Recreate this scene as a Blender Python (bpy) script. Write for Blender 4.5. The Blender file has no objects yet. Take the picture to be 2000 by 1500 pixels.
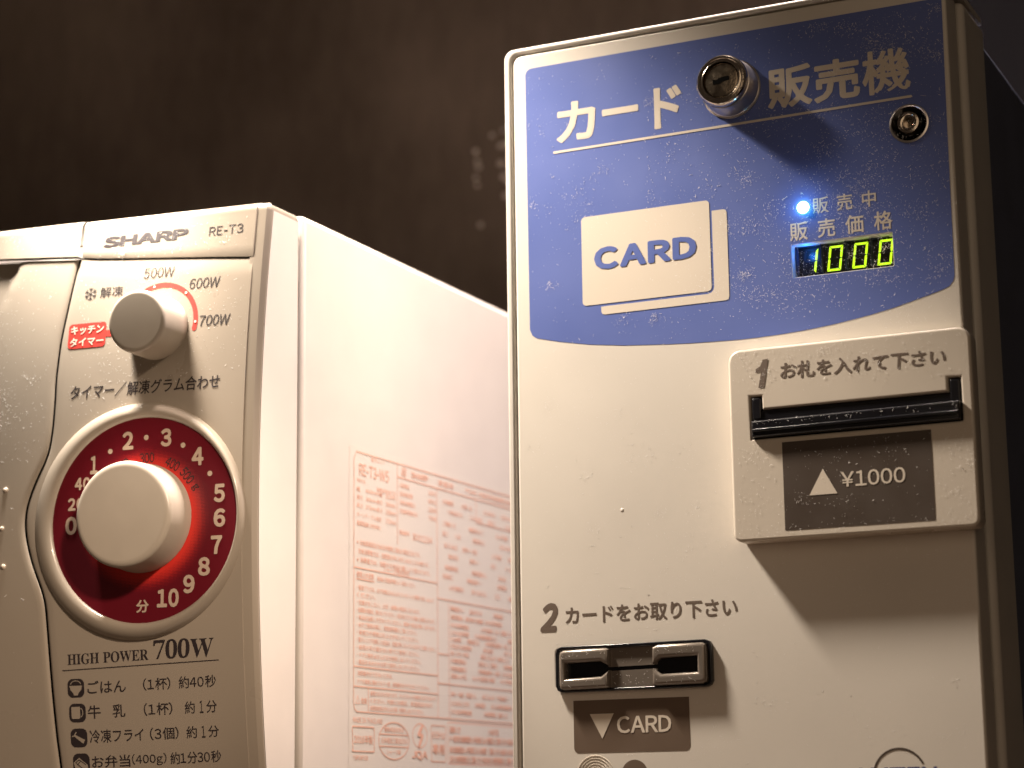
import bpy, bmesh, math, random
from mathutils import Vector, Matrix

scene = bpy.context.scene
COL = scene.collection
MM = 0.001

# ---------------------------------------------------------------- frame of reference
# All lengths are millimetres: x to the right along both fronts, y away from the viewer,
# z up.  (0, 0, 0) is the eye point; the card machine's door lies in the plane y = 800.
SCALE = 1.0          # drawing scale of the thing being built
def W(x, y, z):
    return Vector((x * SCALE * MM, (y * SCALE - 800.0) * MM, z * SCALE * MM))

# ---------------------------------------------------------------- camera
cam_data = bpy.data.cameras.new('camera')
cam = bpy.data.objects.new('camera', cam_data)
COL.objects.link(cam)
R0 = Vector((0.90521171, 0.42477099, -0.01270267))
D0 = Vector((-0.0948596, 0.17283354, -0.98037249))
F0 = Vector((-0.41423835, 0.88864963, 0.19674455))
mat3 = Matrix((R0, -D0, -F0)).transposed()
cam.matrix_world = Matrix.Translation(W(0, 0, 0)) @ mat3.to_4x4()
cam_data.sensor_width = 36.0
cam_data.lens = 36.0 * 4185.73 / 2000.0
cam_data.clip_start = 0.05
cam_data.clip_end = 60.0
cam_data.dof.use_dof = True
cam_data.dof.focus_distance = 0.86
cam_data.dof.aperture_fstop = 8.6
scene.camera = cam

# ---------------------------------------------------------------- world and lamps
world = bpy.data.worlds.new('World')
scene.world = world
world.use_nodes = True
bg = world.node_tree.nodes['Background']
bg.inputs[0].default_value = (1.0, 0.70, 0.50, 1)
bg.inputs[1].default_value = 0.03

def lamp(name, kind, pos, power, colour, radius, target=None, angle=None, blend=0.5):
    d = bpy.data.lights.new(name, kind)
    d.energy = power
    d.color = colour
    if kind == 'AREA':
        d.shape = 'DISK'
        d.size = radius
    else:
        d.shadow_soft_size = radius
    if kind == 'SPOT':
        d.spot_size = angle
        d.spot_blend = blend
    o = bpy.data.objects.new(name, d)
    COL.objects.link(o)
    o.location = W(*pos)
    if target:
        o.rotation_euler = (W(*target) - W(*pos)).to_track_quat('-Z', 'Y').to_euler()
    return o

lamp('machine_lamp', 'SPOT', (-560, 685, 530), 29.0, (1.0, 0.86, 0.71), 0.032, target=(-305, 800, 15), angle=math.radians(53), blend=0.7)
lamp('oven_fill_spot', 'SPOT', (-548, 718, 355), 10.5, (1.0, 0.90, 0.78), 0.02, target=(-545, 750, 225), angle=math.radians(68), blend=1.0)  # unseen spot added to brighten the top of the oven front
lamp('ceiling_lamp', 'SPOT', (-285, 850, 850), 74.0, (1.0, 0.83, 0.74), 0.03, target=(-470, 860, 100), angle=math.radians(66), blend=0.8)
lamp('room_spot', 'SPOT', (23, 285, 449), 22.0, (1.0, 0.78, 0.58), 0.03, target=(-525, 735, 70), angle=math.radians(17), blend=0.9)
lamp('soft_fill', 'AREA', (250, -900, 520), 3.0, (1.0, 0.74, 0.50), 1.4, target=(-330, 800, 150))  # broad soft fill, added to lift the shaded parts

scene.view_settings.view_transform = 'Standard'
scene.view_settings.look = 'None'
scene.view_settings.exposure = 0.0
scene.view_settings.gamma = 1.0
scene.cycles.max_bounces = 8
scene.cycles.caustics_reflective = False
scene.cycles.caustics_refractive = False
scene.cycles.use_denoising = True

# ---------------------------------------------------------------- materials
def new_mat(name, base, rough=0.4, metal=0.0, spec=0.5, coat=0.0, emit=None, strength=0.0,
            bump=0.0, bump_scale=800.0, var=0.0, var_scale=60.0, stretch=None, aniso=0.0):
    m = bpy.data.materials.new(name)
    m.use_nodes = True
    nt = m.node_tree
    b = nt.nodes['Principled BSDF']
    b.inputs['Base Color'].default_value = (*base, 1)
    b.inputs['Roughness'].default_value = rough
    b.inputs['Metallic'].default_value = metal
    b.inputs['Specular IOR Level'].default_value = spec
    b.inputs['Coat Weight'].default_value = coat
    b.inputs['Coat Roughness'].default_value = 0.08
    if emit:
        b.inputs['Emission Color'].default_value = (*emit, 1)
        b.inputs['Emission Strength'].default_value = strength
    tc = nt.nodes.new('ShaderNodeTexCoord')
    vec = tc.outputs['Object']
    if stretch:
        mp = nt.nodes.new('ShaderNodeMapping')
        mp.inputs['Scale'].default_value = stretch
        nt.links.new(vec, mp.inputs['Vector'])
        vec = mp.outputs['Vector']
    if bump:
        n = nt.nodes.new('ShaderNodeTexNoise')
        n.inputs['Scale'].default_value = bump_scale
        n.inputs['Detail'].default_value = 3
        nt.links.new(vec, n.inputs['Vector'])
        bp = nt.nodes.new('ShaderNodeBump')
        bp.inputs['Strength'].default_value = bump
        bp.inputs['Distance'].default_value = 0.0002
        nt.links.new(n.outputs['Fac'], bp.inputs['Height'])
        nt.links.new(bp.outputs['Normal'], b.inputs['Normal'])
    if var:
        n = nt.nodes.new('ShaderNodeTexNoise')
        n.inputs['Scale'].default_value = var_scale
        n.inputs['Detail'].default_value = 5
        nt.links.new(vec, n.inputs['Vector'])
        r = nt.nodes.new('ShaderNodeMapRange')
        r.inputs['From Min'].default_value = 0.3
        r.inputs['From Max'].default_value = 0.7
        r.inputs['To Min'].default_value = 1.0 - var
        r.inputs['To Max'].default_value = 1.0
        nt.links.new(n.outputs['Fac'], r.inputs['Value'])
        mx = nt.nodes.new('ShaderNodeMix')
        mx.data_type = 'RGBA'
        mx.blend_type = 'MULTIPLY'
        mx.inputs['Factor'].default_value = 1.0
        mx.inputs['A'].default_value = (*base, 1)
        cb = nt.nodes.new('ShaderNodeCombineColor')
        for k in range(3):
            nt.links.new(r.outputs['Result'], cb.inputs[k])
        nt.links.new(cb.outputs['Color'], mx.inputs['B'])
        nt.links.new(mx.outputs['Result'], b.inputs['Base Color'])
        r2 = nt.nodes.new('ShaderNodeMapRange')
        r2.inputs['From Min'].default_value = 0.3
        r2.inputs['From Max'].default_value = 0.7
        r2.inputs['To Min'].default_value = rough * 0.85
        r2.inputs['To Max'].default_value = min(1.0, rough * 1.2)
        nt.links.new(n.outputs['Fac'], r2.inputs['Value'])
        nt.links.new(r2.outputs['Result'], b.inputs['Roughness'])
    return m

M = {}
M['enamel'] = new_mat('white_enamel', (0.78, 0.73, 0.66), 0.38, bump=0.10, bump_scale=500, var=0.07, var_scale=14)
M['housing'] = new_mat('white_housing_paint', (0.72, 0.68, 0.62), 0.42, bump=0.10, bump_scale=900, var=0.05)
M['navy'] = new_mat('dark_navy_metal', (0.16, 0.18, 0.27), 0.5, var=0.2)
M['blue'] = new_mat('blue_print', (0.120, 0.172, 0.48), 0.36, bump=0.06, bump_scale=500, var=0.05, var_scale=30)
M['white_print'] = new_mat('cream_print', (0.74, 0.66, 0.56), 0.4)
M['grey_print'] = new_mat('grey_brown_print', (0.16, 0.12, 0.095), 0.45)
M['navy_print'] = new_mat('navy_print', (0.06, 0.08, 0.22), 0.45)
M['plastic_plate'] = new_mat('cream_moulded_plastic', (0.70, 0.63, 0.54), 0.30, bump=0.06, bump_scale=400, var=0.06, var_scale=25)
M['dark_label'] = new_mat('dark_brown_label', (0.075, 0.055, 0.043), 0.42, var=0.05)
M['mid_label'] = new_mat('taupe_label', (0.155, 0.11, 0.08), 0.42, var=0.05)
M['black'] = new_mat('black_gloss_plastic', (0.008, 0.008, 0.011), 0.22, var=0.2)
M['black_matt'] = new_mat('black_matt', (0.003, 0.003, 0.003), 0.8, spec=0.05)
M['gunmetal'] = new_mat('gunmetal_plastic', (0.24, 0.205, 0.175), 0.25, metal=0.35, bump=0.12, bump_scale=2500, var=0.06)
M['chrome'] = new_mat('polished_nickel', (0.62, 0.55, 0.47), 0.14, metal=1.0, bump=0.25, bump_scale=1200, var=0.15, var_scale=700)
M['satin'] = new_mat('satin_nickel', (0.75, 0.70, 0.66), 0.30, metal=1.0, bump=0.25, bump_scale=300, stretch=(1, 1, 1))
M['brass_dark'] = new_mat('dull_dark_nickel', (0.36, 0.30, 0.23), 0.24, metal=1.0, bump=0.5, bump_scale=900, var=0.3, var_scale=500)
M['led'] = new_mat('lit_blue_white_lamp', (0.6, 0.9, 1.0), 0.3, emit=(0.30, 0.85, 1.0), strength=18)
M['segment'] = new_mat('lit_green_segment', (0.1, 0.2, 0.0), 0.4, emit=(0.62, 1.0, 0.02), strength=1.25)
M['segment_off'] = new_mat('unlit_segment', (0.02, 0.025, 0.03), 0.4)
M['display_body'] = new_mat('display_housing', (0.02, 0.03, 0.06), 0.35)
M['display_face'] = new_mat('display_face', (0.012, 0.012, 0.010), 0.3)
M['appliance'] = new_mat('pearl_white_plastic', (0.37, 0.318, 0.262), 0.30, coat=0.25, bump=0.04, bump_scale=300, var=0.03, var_scale=25)
M['cabinet'] = new_mat('white_painted_steel', (0.80, 0.735, 0.68), 0.42, bump=0.05, bump_scale=500, var=0.03)
M['knob'] = new_mat('knob_plastic', (0.50, 0.44, 0.37), 0.35, var=0.05, var_scale=90)
M['ink'] = new_mat('dark_ink', (0.028, 0.020, 0.022), 0.5)
M['red_ink'] = new_mat('red_ink', (0.52, 0.045, 0.035), 0.42)
M['number'] = new_mat('cream_number_ink', (0.54, 0.42, 0.33), 0.42)
M['label_ink'] = new_mat('salmon_red_ink', (0.86, 0.49, 0.37), 0.5)
M['label_film'] = new_mat('rating_label_film', (0.80, 0.74, 0.68), 0.35)
M['window'] = new_mat('tinted_door_window', (0.46, 0.40, 0.33), 0.25, coat=0.3, var=0.08)
M['seam'] = new_mat('shadow_gap', (0.010, 0.008, 0.006), 0.7)
M['drop'] = new_mat('water_drop', (0.72, 0.62, 0.52), 0.12, coat=0.8)
M['dust'] = new_mat('pale_dust', (0.93, 0.90, 0.88), 0.7)
M['dust'].node_tree.nodes['Principled BSDF'].inputs['Subsurface Weight'].default_value = 0.0
M['glint'] = new_mat('pale_glint', (0.92, 0.84, 0.74), 0.3)  # near-white colour in place of reflected glints on the wall
M['counter'] = new_mat('dark_wood_counter', (0.05, 0.035, 0.025), 0.4, var=0.4, var_scale=12, stretch=(1, 8, 1))

# the wall: dark rough boarding with short vertical ripples
def wall_material():
    m = new_mat('dark_rough_wall', (0.05, 0.036, 0.028), 0.5)
    nt = m.node_tree
    b = nt.nodes['Principled BSDF']
    tc = nt.nodes['Texture Coordinate']
    mp = nt.nodes.new('ShaderNodeMapping')
    mp.inputs['Scale'].default_value = (1, 1, 0.33)
    nt.links.new(tc.outputs['Object'], mp.inputs['Vector'])
    n = nt.nodes.new('ShaderNodeTexNoise')
    n.inputs['Scale'].default_value = 110
    n.inputs['Detail'].default_value = 4
    n.inputs['Roughness'].default_value = 0.65
    nt.links.new(mp.outputs['Vector'], n.inputs['Vector'])
    bp = nt.nodes.new('ShaderNodeBump')
    bp.inputs['Strength'].default_value = 1.0
    bp.inputs['Distance'].default_value = 0.0016
    nt.links.new(n.outputs['Fac'], bp.inputs['Height'])
    nt.links.new(bp.outputs['Normal'], b.inputs['Normal'])
    n2 = nt.nodes.new('ShaderNodeTexNoise')
    n2.inputs['Scale'].default_value = 5
    n2.inputs['Detail'].default_value = 3
    nt.links.new(tc.outputs['Object'], n2.inputs['Vector'])
    add = nt.nodes.new('ShaderNodeMath')
    add.operation = 'MULTIPLY_ADD'
    add.inputs[1].default_value = 0.32
    nt.links.new(n.outputs['Fac'], add.inputs[0])
    nt.links.new(n2.outputs['Fac'], add.inputs[2])
    cr = nt.nodes.new('ShaderNodeValToRGB')
    cr.color_ramp.elements[0].position = 0.48
    cr.color_ramp.elements[0].color = (0.12, 0.090, 0.070, 1)
    cr.color_ramp.elements[1].position = 0.86
    cr.color_ramp.elements[1].color = (0.24, 0.185, 0.145, 1)
    nt.links.new(add.outputs[0], cr.inputs['Fac'])
    nt.links.new(cr.outputs['Color'], b.inputs['Base Color'])
    b.inputs['Roughness'].default_value = 0.6
    b.inputs['Specular IOR Level'].default_value = 0.35
    return m
M['wall'] = wall_material()

# the dial disc: bright red round the knob, breaking up in halftone dots to maroon
def dial_material():
    m = new_mat('halftone_red_print', (0.3, 0.01, 0.01), 0.38)
    nt = m.node_tree
    b = nt.nodes['Principled BSDF']
    tc = nt.nodes['Texture Coordinate']
    ln = nt.nodes.new('ShaderNodeVectorMath')
    ln.operation = 'LENGTH'
    nt.links.new(tc.outputs['Object'], ln.inputs[0])
    fall = nt.nodes.new('ShaderNodeMapRange')
    fall.inputs['From Min'].default_value = 0.0232
    fall.inputs['From Max'].default_value = 0.0305
    fall.inputs['To Min'].default_value = 0.0
    fall.inputs['To Max'].default_value = 1.0
    nt.links.new(ln.outputs['Value'], fall.inputs['Value'])
    mp = nt.nodes.new('ShaderNodeMapping')
    mp.inputs['Rotation'].default_value = (0, 0, math.radians(45))
    mp.inputs['Scale'].default_value = (7500, 7500, 7500)
    nt.links.new(tc.outputs['Object'], mp.inputs['Vector'])
    sp = nt.nodes.new('ShaderNodeSeparateXYZ')
    nt.links.new(mp.outputs['Vector'], sp.inputs[0])
    def mth(op, a, b_=None):
        n = nt.nodes.new('ShaderNodeMath')
        n.operation = op
        nt.links.new(a, n.inputs[0])
        if isinstance(b_, (int, float)):
            n.inputs[1].default_value = b_
        elif b_ is not None:
            nt.links.new(b_, n.inputs[1])
        return n.outputs[0]
    sx = mth('SINE', sp.outputs['X'])
    sy = mth('SINE', sp.outputs['Y'])
    s = mth('ADD', mth('MULTIPLY', mth('MULTIPLY', sx, sy), 0.5), 0.5)
    dots = mth('GREATER_THAN', s, fall.outputs['Result'])
    ramp = nt.nodes.new('ShaderNodeValToRGB')
    ramp.color_ramp.elements[0].position = 0.0
    ramp.color_ramp.elements[0].color = (0.70, 0.035, 0.025, 1)
    ramp.color_ramp.elements[1].position = 1.0
    ramp.color_ramp.elements[1].color = (0.36, 0.014, 0.02, 1)
    nt.links.new(fall.outputs['Result'], ramp.inputs['Fac'])
    mx = nt.nodes.new('ShaderNodeMix')
    mx.data_type = 'RGBA'
    nt.links.new(dots, mx.inputs['Factor'])
    mx.inputs['A'].default_value = (0.13, 0.005, 0.013, 1)
    nt.links.new(ramp.outputs['Color'], mx.inputs['B'])
    nt.links.new(mx.outputs['Result'], b.inputs['Base Color'])
    return m
M['dial'] = dial_material()

# ---------------------------------------------------------------- object helpers
def tag(o, label=None, cat=None, group=None, kind=None):
    if label: o['label'] = label
    if cat: o['category'] = cat
    if group: o['group'] = group
    if kind: o['kind'] = kind
    return o

def empty(name, loc):
    o = bpy.data.objects.new(name, None)
    COL.objects.link(o)
    o.location = loc
    o.empty_display_size = 0.05
    return o

def keep_flat_faces_flat(me, flat):
    # edges between a flat face (flag 1) and the rounding next to it stay sharp
    bm = bmesh.new()
    bm.from_mesh(me)
    for e in bm.edges:
        if len(e.link_faces) == 2 and flat[e.link_faces[0].index] != flat[e.link_faces[1].index]:
            e.smooth = False
    bm.to_mesh(me)
    bm.free()

def link(name, me, m, parent=None, smooth=True, angle=35, caps=False):
    flat = [p.material_index for p in me.polygons]
    me.materials.clear()
    me.materials.append(m)
    if smooth:
        me.polygons.foreach_set('use_smooth', [True] * len(me.polygons))
        me.set_sharp_from_angle(angle=math.radians(angle))
    if caps:
        keep_flat_faces_flat(me, flat)
    o = bpy.data.objects.new(name, me)
    COL.objects.link(o)
    if parent:
        o.parent = parent
        p = parent
        off = Vector((0, 0, 0))
        while p:
            off += p.location
            p = p.parent
        if o.location.length == 0 and off.length > 0:
            me.transform(Matrix.Translation(-off))
    return o

def mesh_obj(name, verts, faces, m, parent=None, smooth=True, angle=35, weld=False):
    me = bpy.data.meshes.new(name)
    me.from_pydata([tuple(v) for v in verts], [], faces)
    bm = bmesh.new()
    bm.from_mesh(me)
    if weld:
        bmesh.ops.remove_doubles(bm, verts=bm.verts, dist=1e-6)
    bmesh.ops.recalc_face_normals(bm, faces=bm.faces)
    bm.to_mesh(me)
    bm.free()
    return link(name, me, m, parent, smooth, angle)

def curve_mesh(loops, depth=0.0, bevel=0.0, segs=3):
    """a flat sheet with holes (loops of 2D points in mm); front face at z=0, body behind it"""
    c = bpy.data.curves.new('outline', 'CURVE')
    c.dimensions = '2D'
    c.fill_mode = 'BOTH'
    for lp in loops:
        s = c.splines.new('POLY')
        s.points.add(len(lp) - 1)
        for k, (a, b) in enumerate(lp):
            s.points[k].co = (a, b, 0, 1)
        s.use_cyclic_u = True
    if depth > 0:
        c.extrude = max(0.0, depth / 2 - bevel)
        c.bevel_depth = bevel
        c.bevel_resolution = segs
        c.offset = -bevel
    o = bpy.data.objects.new('outline', c)
    COL.objects.link(o)
    dg = bpy.context.evaluated_depsgraph_get()
    me = bpy.data.meshes.new_from_object(o.evaluated_get(dg))
    bpy.data.objects.remove(o)
    bpy.data.curves.remove(c)
    for v in me.vertices:
        v.co.z -= depth / 2
    return me

def sheet(name, loops, m, parent, fmap, w=0.0, depth=0.0, bevel=0.0, segs=3, smooth=True):
    me = curve_mesh(loops, depth, bevel, segs)
    bm = bmesh.new()
    bm.from_mesh(me)
    for f in bm.faces:
        f.normal_update()
        f.material_index = 1 if abs(f.normal.z) > 0.9995 else 0
    for v in bm.verts:
        v.co = fmap(v.co.x, v.co.y, v.co.z + w)
    bmesh.ops.remove_doubles(bm, verts=bm.verts, dist=2e-6)
    bmesh.ops.recalc_face_normals(bm, faces=bm.faces)
    bm.to_mesh(me)
    bm.free()
    return link(name, me, m, parent, smooth, 30, caps=True)

def rrect(x0, y0, x1, y1, r, n=6):
    """rounded rectangle; r is one radius or four (x0y0, x1y0, x1y1, x0y1)"""
    if not isinstance(r, (tuple, list)):
        r = (r,) * 4
    pts = []
    sx = 1 if x1 > x0 else -1
    sy = 1 if y1 > y0 else -1
    corners = [(x0, y0, 1, 1, r[0]), (x1, y0, -1, 1, r[1]), (x1, y1, -1, -1, r[2]), (x0, y1, 1, -1, r[3])]
    for k, (cx, cy, ax, ay, rr) in enumerate(corners):
        ax *= sx
        ay *= sy
        if rr <= 0:
            pts.append((cx, cy))
            continue
        ox, oy = cx + ax * rr, cy + ay * rr
        for i in range(n + 1):
            t = i / n * math.pi / 2
            if k in (0, 2):
                pts.append((ox - ax * rr * math.cos(t), oy - ay * rr * math.sin(t)))
            else:
                pts.append((ox - ax * rr * math.sin(t), oy - ay * rr * math.cos(t)))
    return pts

def disc_pts(cx, cy, r, n=48, ry=None):
    ry = ry or r
    return [(cx + r * math.cos(2 * math.pi * k / n), cy + ry * math.sin(2 * math.pi * k / n)) for k in range(n)]

def lathe(name, prof, m, parent, centre, axis, n=64, caps=True, angle=35, ref=None):
    """turned shape: prof is (radius, height) in mm along axis from centre (world units)"""
    axis = Vector(axis).normalized()
    a = Vector((0, 0, 1)).cross(axis)
    if a.length < 0.1:
        a = Vector((1, 0, 0))
    a.normalize()
    b = axis.cross(a)
    vs, fs = [], []
    for ring in prof:
        r, h = ring[0], ring[1]
        off = ring[2] if len(ring) > 2 else 0.0        # sideways offset of an eccentric ring
        for k in range(n):
            t = 2 * math.pi * k / n
            vs.append(centre + (axis * h + a * (off + r * math.cos(t)) + b * (r * math.sin(t))) * (MM * SCALE))
    for i in range(len(prof) - 1):
        for k in range(n):
            k2 = (k + 1) % n
            fs.append((i * n + k, i * n + k2, (i + 1) * n + k2, (i + 1) * n + k))
    if caps and prof[0][0] > 0.001:
        fs.append(tuple(range(n))[::-1])
    if caps and prof[-1][0] > 0.001:
        fs.append(tuple((len(prof) - 1) * n + k for k in range(n)))
    return mesh_obj(name, vs, fs, m, parent, True, angle, weld=True)

# ---------------------------------------------------------------- lettering
_glyph = {}
def glyph(ch, shear=0.0):
    key = (ch, shear)
    if key in _glyph:
        return _glyph[key]
    c = bpy.data.curves.new('glyph', 'FONT')
    c.body = ch
    c.resolution_u = 3
    c.shear = shear
    o = bpy.data.objects.new('glyph', c)
    COL.objects.link(o)
    dg = bpy.context.evaluated_depsgraph_get()
    me = bpy.data.meshes.new_from_object(o.evaluated_get(dg))
    bpy.data.objects.remove(o)
    bpy.data.curves.remove(c)
    vs = [(v.co.x, v.co.y) for v in me.vertices]
    fs = [tuple(p.vertices) for p in me.polygons]
    cnt = {}
    for f in fs:
        for i in range(len(f)):
            e = tuple(sorted((f[i], f[(i + 1) % len(f)])))
            cnt[e] = cnt.get(e, 0) + 1
    edges = [e for e, k in cnt.items() if k == 1]
    bpy.data.meshes.remove(me)
    if vs:
        xs = [v[0] for v in vs]
        bb = (min(xs), max(xs))
    else:
        bb = (0, 0.3)
    _glyph[key] = (vs, fs, edges, bb)
    return _glyph[key]

FULL = {c: chr(ord(c) + 0xFEE0) for c in '0123456789ABCDEFGHIJKLMNOPQRSTUVWXYZabcdefghijklmnopqrstuvwxyz()/'}
FULL['-'] = '\u2010'
FULL['\u00a5'] = '\uffe5'

def layout(text, bold=0.0, shear=0.0, gap=0.08, mono=False, cjk_gap=0.0):
    """place glyphs side by side; bold thickens every stroke with a rounded outline"""
    V, F_, x = [], [], 0.0
    prev_latin = True
    for ch in text:
        if ch == '\u3000':
            x += 1.0
            continue
        if ch == ' ':
            x += 0.32
            continue
        latin = ch in FULL
        g = glyph(FULL.get(ch, ch), shear)
        vs, fs, edges, bb = g
        if latin or ord(ch) > 0x1D000:
            adv = bb[1] - bb[0] + gap
            ox = x - bb[0]
        else:
            adv = 1.0 + cjk_gap
            ox = x
        n0 = len(V)
        V += [(a + ox, b, 0.0) for a, b in vs]
        F_ += [tuple(n0 + i for i in f) for f in fs]
        if bold > 0:
            for k, (i, j) in enumerate(edges):
                ax, ay = vs[i][0] + ox, vs[i][1]
                bx, by = vs[j][0] + ox, vs[j][1]
                dx, dy = bx - ax, by - ay
                L = math.hypot(dx, dy)
                if L < 1e-6:
                    continue
                ux, uy = dx / L * bold, dy / L * bold
                lift = -(k + 1)
                n1 = len(V)
                ring = []
                for t in range(5):
                    an = math.pi / 2 + t * math.pi / 4
                    ring.append((ax + ux * math.cos(an) - uy * math.sin(an), ay + ux * math.sin(an) + uy * math.cos(an)))
                for t in range(5):
                    an = -math.pi / 2 + t * math.pi / 4
                    ring.append((bx + ux * math.cos(an) - uy * math.sin(an), by + ux * math.sin(an) + uy * math.cos(an)))
                V += [(p[0], p[1], lift) for p in ring]
                F_.append(tuple(range(n1, n1 + 10)))
        x += adv
    return V, F_

def bilinear(q, s, t):
    (ax, ay), (bx, by), (cx, cy), (dx, dy) = q
    x = ax * (1 - s) * (1 - t) + bx * s * (1 - t) + cx * s * t + dx * (1 - s) * t
    y = ay * (1 - s) * (1 - t) + by * s * (1 - t) + cy * s * t + dy * (1 - s) * t
    return x, y

def text_print(name, text, quad, m, parent, fmap, w=0.13, bold=0.0, shear=0.0, gap=0.08, cjk_gap=0.0):
    """fit the lettering to four corners (lower left, lower right, upper right, upper left)"""
    if len(quad) == 2:
        (x0, y0), (x1, y1) = quad
        quad = ((x0, y0), (x1, y0), (x1, y1), (x0, y1))
    V, F_ = layout(text, bold, shear, gap, cjk_gap=cjk_gap)
    xs = [v[0] for v in V]
    ys = [v[1] for v in V]
    x0, x1, y0, y1 = min(xs), max(xs), min(ys), max(ys)
    out = []
    for (a, b, l) in V:
        px, py = bilinear(quad, (a - x0) / (x1 - x0), (b - y0) / (y1 - y0))
        out.append(fmap(px, py, w + l * 0.0006))
    me = bpy.data.meshes.new(name)
    me.from_pydata([tuple(v) for v in out], [], F_)
    return link(name, me, m, parent, smooth=False)

def stroke_faces(pts, half, cap=True):
    """ribbon polygons along a 2D path with round ends"""
    polys = []
    for k in range(len(pts) - 1):
        (ax, ay), (bx, by) = pts[k], pts[k + 1]
        L = math.hypot(bx - ax, by - ay) or 1e-6
        ux, uy = (bx - ax) / L * half, (by - ay) / L * half
        ring = []
        for t in range(7):
            an = math.pi / 2 + t * math.pi / 6
            ring.append((ax + ux * math.cos(an) - uy * math.sin(an), ay + ux * math.sin(an) + uy * math.cos(an)))
        for t in range(7):
            an = -math.pi / 2 + t * math.pi / 6
            ring.append((bx + ux * math.cos(an) - uy * math.sin(an), by + ux * math.sin(an) + uy * math.cos(an)))
        polys.append(ring)
    return polys

def strokes(name, paths, half, m, parent, fmap, w=0.12):
    V, F_ = [], []
    i = 0
    for p in paths:
        for ring in stroke_faces(p, half):
            n = len(V)
            V += [fmap(a, b, w - i * 0.001) for a, b in ring]
            F_.append(tuple(range(n, n + len(ring))))
            i += 1
    me = bpy.data.meshes.new(name)
    me.from_pydata([tuple(v) for v in V], [], F_)
    return link(name, me, m, parent, smooth=False)

def arc_path(cx, cy, r, a0, a1, n=24, ry=None):
    ry = ry or r
    return [(cx + r * math.cos(math.radians(a0 + (a1 - a0) * k / n)),
             cy + ry * math.sin(math.radians(a0 + (a1 - a0) * k / n))) for k in range(n + 1)]

# ---------------------------------------------------------------- dust
def dust(name, parent, fmap, regions, seed):
    """loose fibres and specks; regions: (x0, y0, x1, y1, count, clusters, lift)"""
    rnd = random.Random(seed)
    V, F_ = [], []
    def fibre(x, y, w):
        L = min(2.4, 0.28 + rnd.expovariate(1 / 0.30))
        r = rnd.uniform(0.03, 0.075)
        a = rnd.uniform(0, 2 * math.pi)
        bend = rnd.uniform(-1.6, 1.6)
        seg = 3 if L > 0.4 else 1
        base = len(V)
        lift = rnd.uniform(0.0, 0.03)
        rise = 0.0
        for s in range(seg + 1):
            t = s / seg
            cx, cy = x, y
            nx, ny = -math.sin(a), math.cos(a)
            ww = w + lift + rise * math.sin(t * math.pi)
            V.append(fmap(cx + nx * r, cy + ny * r, ww))
            V.append(fmap(cx - nx * r, cy - ny * r, ww))
            V.append(fmap(cx, cy, ww + r * 0.5))
            if s < seg:
                x += math.cos(a) * L / seg
                y += math.sin(a) * L / seg
                a += bend / seg
        for s in range(seg):
            o = base + s * 3
            F_.extend([(o, o + 1, o + 4, o + 3), (o + 1, o + 2, o + 5, o + 4), (o + 2, o, o + 3, o + 5)])
        F_.append((base, base + 2, base + 1))
        e = base + seg * 3
        F_.append((e, e + 1, e + 2))
    def speck(x, y, w):
        r = rnd.uniform(0.05, 0.13)
        b = len(V)
        for k in range(4):
            t = k * math.pi / 2 + rnd.random()
            V.append(fmap(x + r * math.cos(t), y + r * math.sin(t), w))
        V.append(fmap(x, y, w + r * 0.5))
        for k in range(4):
            F_.append((b + k, b + (k + 1) % 4, b + 4))
    for (x0, y0, x1, y1, cnt, ncl, w) in regions:
        cl = [(rnd.uniform(x0, x1), rnd.uniform(y0, y1), rnd.uniform(1.5, 7.0)) for _ in range(ncl)]
        done = 0
        while done < cnt:
            if ncl and rnd.random() < 0.6:
                c = rnd.choice(cl)
                x, y = rnd.gauss(c[0], c[2]), rnd.gauss(c[1], c[2] * 0.7)
            else:
                x, y = rnd.uniform(x0, x1), rnd.uniform(y0, y1)
            if not (x0 < x < x1 and y0 < y < y1):
                continue
            done += 1
            (fibre if rnd.random() < 0.42 else speck)(x, y, w)
    me = bpy.data.meshes.new(name)
    me.from_pydata([tuple(v) for v in V], [], F_)
    o = link(name, me, M['dust'], parent, smooth=False)
    o['kind'] = 'stuff'
    return o

def box(name, lo, hi, m, parent=None, bevel=0.0):
    bm = bmesh.new()
    bmesh.ops.create_cube(bm, size=1)
    for v in bm.verts:
        v.co = W(lo[0] + (v.co.x + 0.5) * (hi[0] - lo[0]),
                 lo[1] + (v.co.y + 0.5) * (hi[1] - lo[1]),
                 lo[2] + (v.co.z + 0.5) * (hi[2] - lo[2]))
    if bevel:
        bmesh.ops.bevel(bm, geom=bm.edges[:], offset=bevel * MM, segments=3, affect='EDGES', profile=0.5)
    for f in bm.faces:
        f.normal_update()
        f.material_index = 1 if max(abs(c) for c in f.normal) > 0.9995 else 0
    me = bpy.data.meshes.new(name)
    bm.to_mesh(me)
    bm.free()
    return link(name, me, m, parent, True, 30, caps=True)

# ================================================================ the setting
tag(box('wall', (-2600, 1350, -1300), (1400, 1410, 1200), M['wall']), kind='structure')
tag(box('counter', (-1500, 560, -66), (700, 1349, -26), M['counter'], bevel=3), kind='structure')

tag(box('dark_partition', (-292, 1230, -1300), (900, 1300, 1150), new_mat('dark_navy_board', (0.045, 0.045, 0.058), 0.6, var=0.3, var_scale=6)), kind='structure')

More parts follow.
